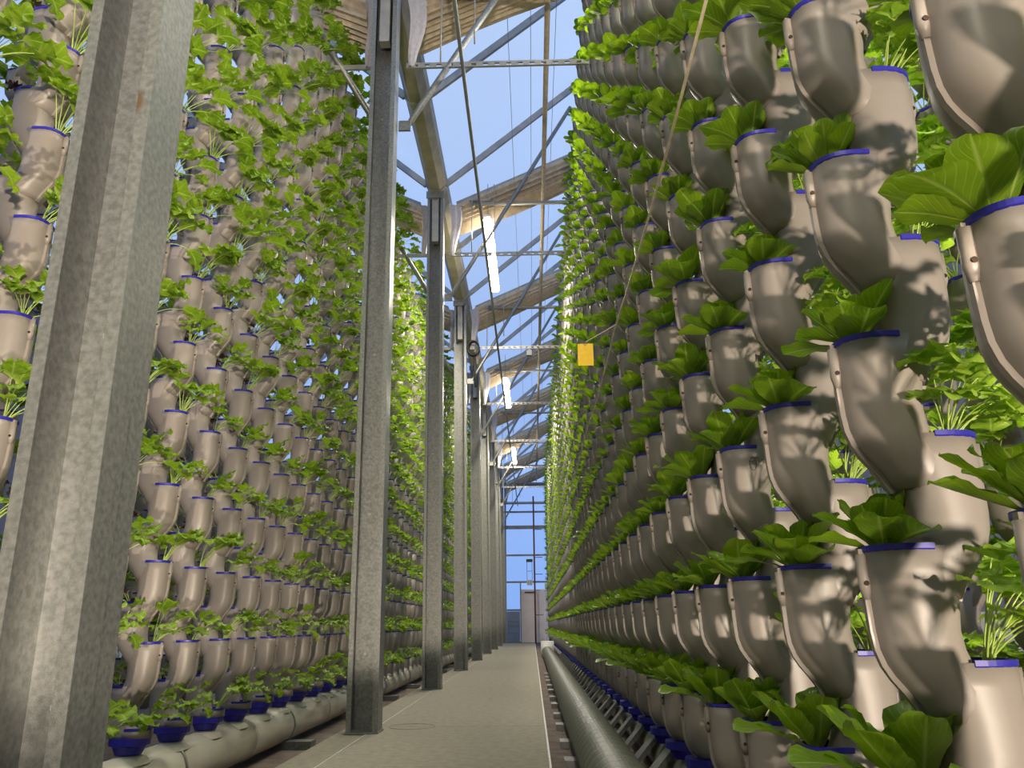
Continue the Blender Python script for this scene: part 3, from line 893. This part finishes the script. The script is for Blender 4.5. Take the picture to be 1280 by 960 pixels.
def joined(parts):
    m = MB()
    for nm, b, yaw in parts: m.merge(b, Matrix.Rotation(yaw, 4, 'Z'))
    return m
MATS = {'lettuce': [M['lettuce'], M['stem']], 'green': [M['green'], M['stem']], 'coriander': [M['coriander'], M['stem']], 'purple': [M['purple'], M['stem']]}
GEN = {'lettuce': lettuce_leaves, 'green': green_plant, 'coriander': coriander_plant, 'purple': purple_plant}
NAME = {'lettuce': 'lettuce_plant', 'green': 'mustard_green_plant', 'coriander': 'coriander_plant', 'purple': 'purple_leaf_plant'}
NVAR = 6
near_v = {}; mid_v = {}; far_v = {}
for kd in GEN:
    near_v[kd] = []; mid_v[kd] = []; far_v[kd] = []
    for v in range(NVAR):
        sd = 11 * v + len(kd)
        parts = GEN[kd](sd, 0)
        lst = []
        for nm, b, yaw in parts:
            if nm == 'stem': b.m = [0] * len(b.m)
            lst.append((nm, b.mesh(nm, MATS[kd][1] if nm == 'stem' else MATS[kd][0]), yaw))
        near_v[kd].append(lst)
        mid_v[kd].append(joined(GEN[kd](sd, 1)).mesh(NAME[kd], MATS[kd]))
        far_v[kd].append(joined(GEN[kd](sd, 2)))

LABELS = {
    'lettuce': ('young lettuce with round glossy green leaves growing from a tower cup facing the path', 'lettuce', 'lettuces in the cups facing the path'),
    'green': ('frilly bright green mustard plant on pale stalks leaning from a tower cup', 'greens', 'frilly greens in the cups facing the path'),
    'coriander': ('leafy coriander with thin pale stalks in a cup behind the lettuce wall', 'coriander', 'coriander in the cups behind the lettuce'),
    'purple': ('dark purplish leafy plant in a cup behind the frilly greens', 'leafy plant', 'purple plants behind the frilly greens'),
}
ORD = ['lowest', 'second', 'third', 'fourth', 'fifth', 'sixth', 'seventh', 'eighth', 'ninth', 'tenth', 'eleventh', 'twelfth', 'thirteenth', 'fourteenth', 'fifteenth', 'sixteenth', 'topmost']
LROW = {
    'lettuce': 'young round-leaved lettuce in the %s path-side cup of a lettuce tower',
    'green': 'frilly bright green mustard plant in the %s path-side cup of its tower',
    'coriander': 'leafy pale-stalked coriander in the %s rear cup of a lettuce tower',
    'purple': 'dark purplish leafy plant in the %s rear cup of its tower',
}
def row_label(kd, pos):
    if kd == 'coriander' and pos[0] > 1.5: return 'leafy coriander in the %s cup of a tower in the row behind the lettuce wall' % ORD[round((pos[2] - 0.532) / PITCH)]
    z0 = 0.532 if kd in ('lettuce', 'purple') else 0.302
    k = round((pos[2] - z0) / PITCH)
    w = ORD[min(k, 16)]
    return LROW[kd] % (w if k in (0, 16) else w + '-lowest')
def plant_all(kd, spots, near_n, mid_n, far_name, far_label, far_cat):
    """spots: (pos, yaw, scale)"""
    rnd = random.Random(len(kd) * 7)
    scored = []
    for (pos, yaw, sc) in spots:
        p = proj(pos)
        inside = p is not None and -90 / max(p[2], .6) * 2 - 40 < p[0] < 1320 + 180 / max(p[2], .6) and -60 < p[1] < 1060
        scored.append((0 if inside else 1, p[2] if p else 99, pos, yaw, sc))
    scored.sort(key=lambda q: (q[0], q[1]))
    lab, cat, grp = LABELS[kd]
    far = MB(); nf = 0
    for i, (out, dep, pos, yaw, sc) in enumerate(scored):
        v = rnd.randrange(NVAR); yw = yaw + rnd.uniform(-.35, .35); s = sc * rnd.uniform(.88, 1.12)
        if i < near_n and not out:
            e = empty(NAME[kd], pos, yw); e.scale = (s, s, s)
            for nm, me, ly in near_v[kd][v]:
                link(nm, me, e, (0, 0, 0), ly)
            tag(e, row_label(kd, pos), cat, grp)
        elif i < mid_n and not out:
            o = link(NAME[kd], mid_v[kd][v], None, pos, yw, s); tag(o, row_label(kd, pos), cat, grp)
        else:
            far.merge(far_v[kd][v], Matrix.Translation(pos) @ Matrix.Rotation(yw, 4, 'Z') @ Matrix.Scale(s, 4)); nf += 1
    if nf:
        o = far.build(far_name, MATS[kd]); tag(o, far_label, far_cat, None, 'stuff')

rr = random.Random(5)
sp = []
for y in RY:
    for k in range(NR):
        z = 0.532 + PITCH * k
        sp.append(((RX - 0.088, y, z + 0.004), 0.0, 1.03 + (0.3 if z < 0.7 else 0) + rr.uniform(-.08, .08)))
plant_all('lettuce', sp, 60, 300, 'lettuce_rows', 'small green lettuces filling the far cups of the lettuce wall', 'lettuce')
sp = []
for y in LY:
    for k in range(NL):
        z = 0.302 + PITCH * k
        sp.append(((LX + 0.088, y, z + 0.004), 0.0, 1.05 + (0.22 if z > 3 else 0) + rr.uniform(-.15, .15)))
plant_all('green', sp, 70, 300, 'mustard_green_rows', 'small frilly greens filling the far cups behind the columns', 'greens')
sp = []
for y in [q for q in RY if q < 6.5]:
    for k in range(NR):
        z = 0.302 + PITCH * k
        if z < 5.5: sp.append(((RX + 0.088, y, z + 0.004), 0.0, 1.0 + rr.uniform(-.15, .15)))
for y in R2Y:
    for k in range(NR):
        z = 0.532 + PITCH * k
        if z < 6.0: sp.append(((R2X - 0.088, y, z + 0.004), math.pi, 1.2 + rr.uniform(-.15, .15)))
plant_all('coriander', sp, 34, 300, 'coriander_rows', 'leafy coriander filling the cups behind the lettuce wall', 'coriander')
sp = []
for y in [q for q in LY if q < 9.0]:
    for k in range(NL):
        z = 0.532 + PITCH * k
        if z < 7.0: sp.append(((LX - 0.088, y, z + 0.004), 0.0, 1.0 + rr.uniform(-.2, .2)))
plant_all('purple', sp, 16, 300, 'purple_plant_rows', 'dark purplish plants filling the cups behind the frilly greens', 'leafy plant')
# greens on the row behind
far = MB()
for y in L2Y:
    for k in range(NL):
        for sx, zz, a in ((1, 0.302, 0), (-1, 0.532, math.pi)):
            far.merge(far_v['green'][rr.randrange(NVAR)], Matrix.Translation((L2X + 0.088 * sx, y, zz + PITCH * k)) @ Matrix.Rotation(a + rr.uniform(-.4, .4), 4, 'Z') @ Matrix.Scale(1.25, 4))
tag(far.build('mustard_green_rows', MATS['green']), 'frilly greens filling the cups of the row behind the frilly greens wall', 'greens', None, 'stuff')

# ---- cable along the lettuce wall with the yellow card
m = MB()
cp = [(0.60, 2.0 + 0.75 * k, 2.80 - 0.05 * math.sin(math.pi * ((k * 0.75) % 3.0) / 3.0)) for k in range(16)]
m.tube(cp, 0.006, 6)
tag(m.build('support_cable', M['rope']), 'thin pale cable stretched along the lettuce wall in front of the towers', 'cable')
cd = empty('sticky_card', (0.383, 4.95, 2.50))
m = MB(); m.box((-0.052, -0.0015, 0.0), (0.052, 0.0015, 0.155)); m.build('card', M['yellow'], cd)
m = MB(); m.tube([(0.0, -0.002, 0.14), (-0.012, -0.006, 0.152), (0.0, -0.004, 0.165), (0.012, -0.002, 0.152), (0, -0.002, 0.14)], 0.0015, 5)
m.build('wire_loop', M['frame'], cd)
m = MB(); m.tube([(0.0, 0, 0.165), (0.217, -0.02, 0.285)], 0.003, 5); m.build('hanging_stick', M['rope'], cd)
tag(cd, 'yellow sticky trap card hanging in front of the lettuce wall', 'card')
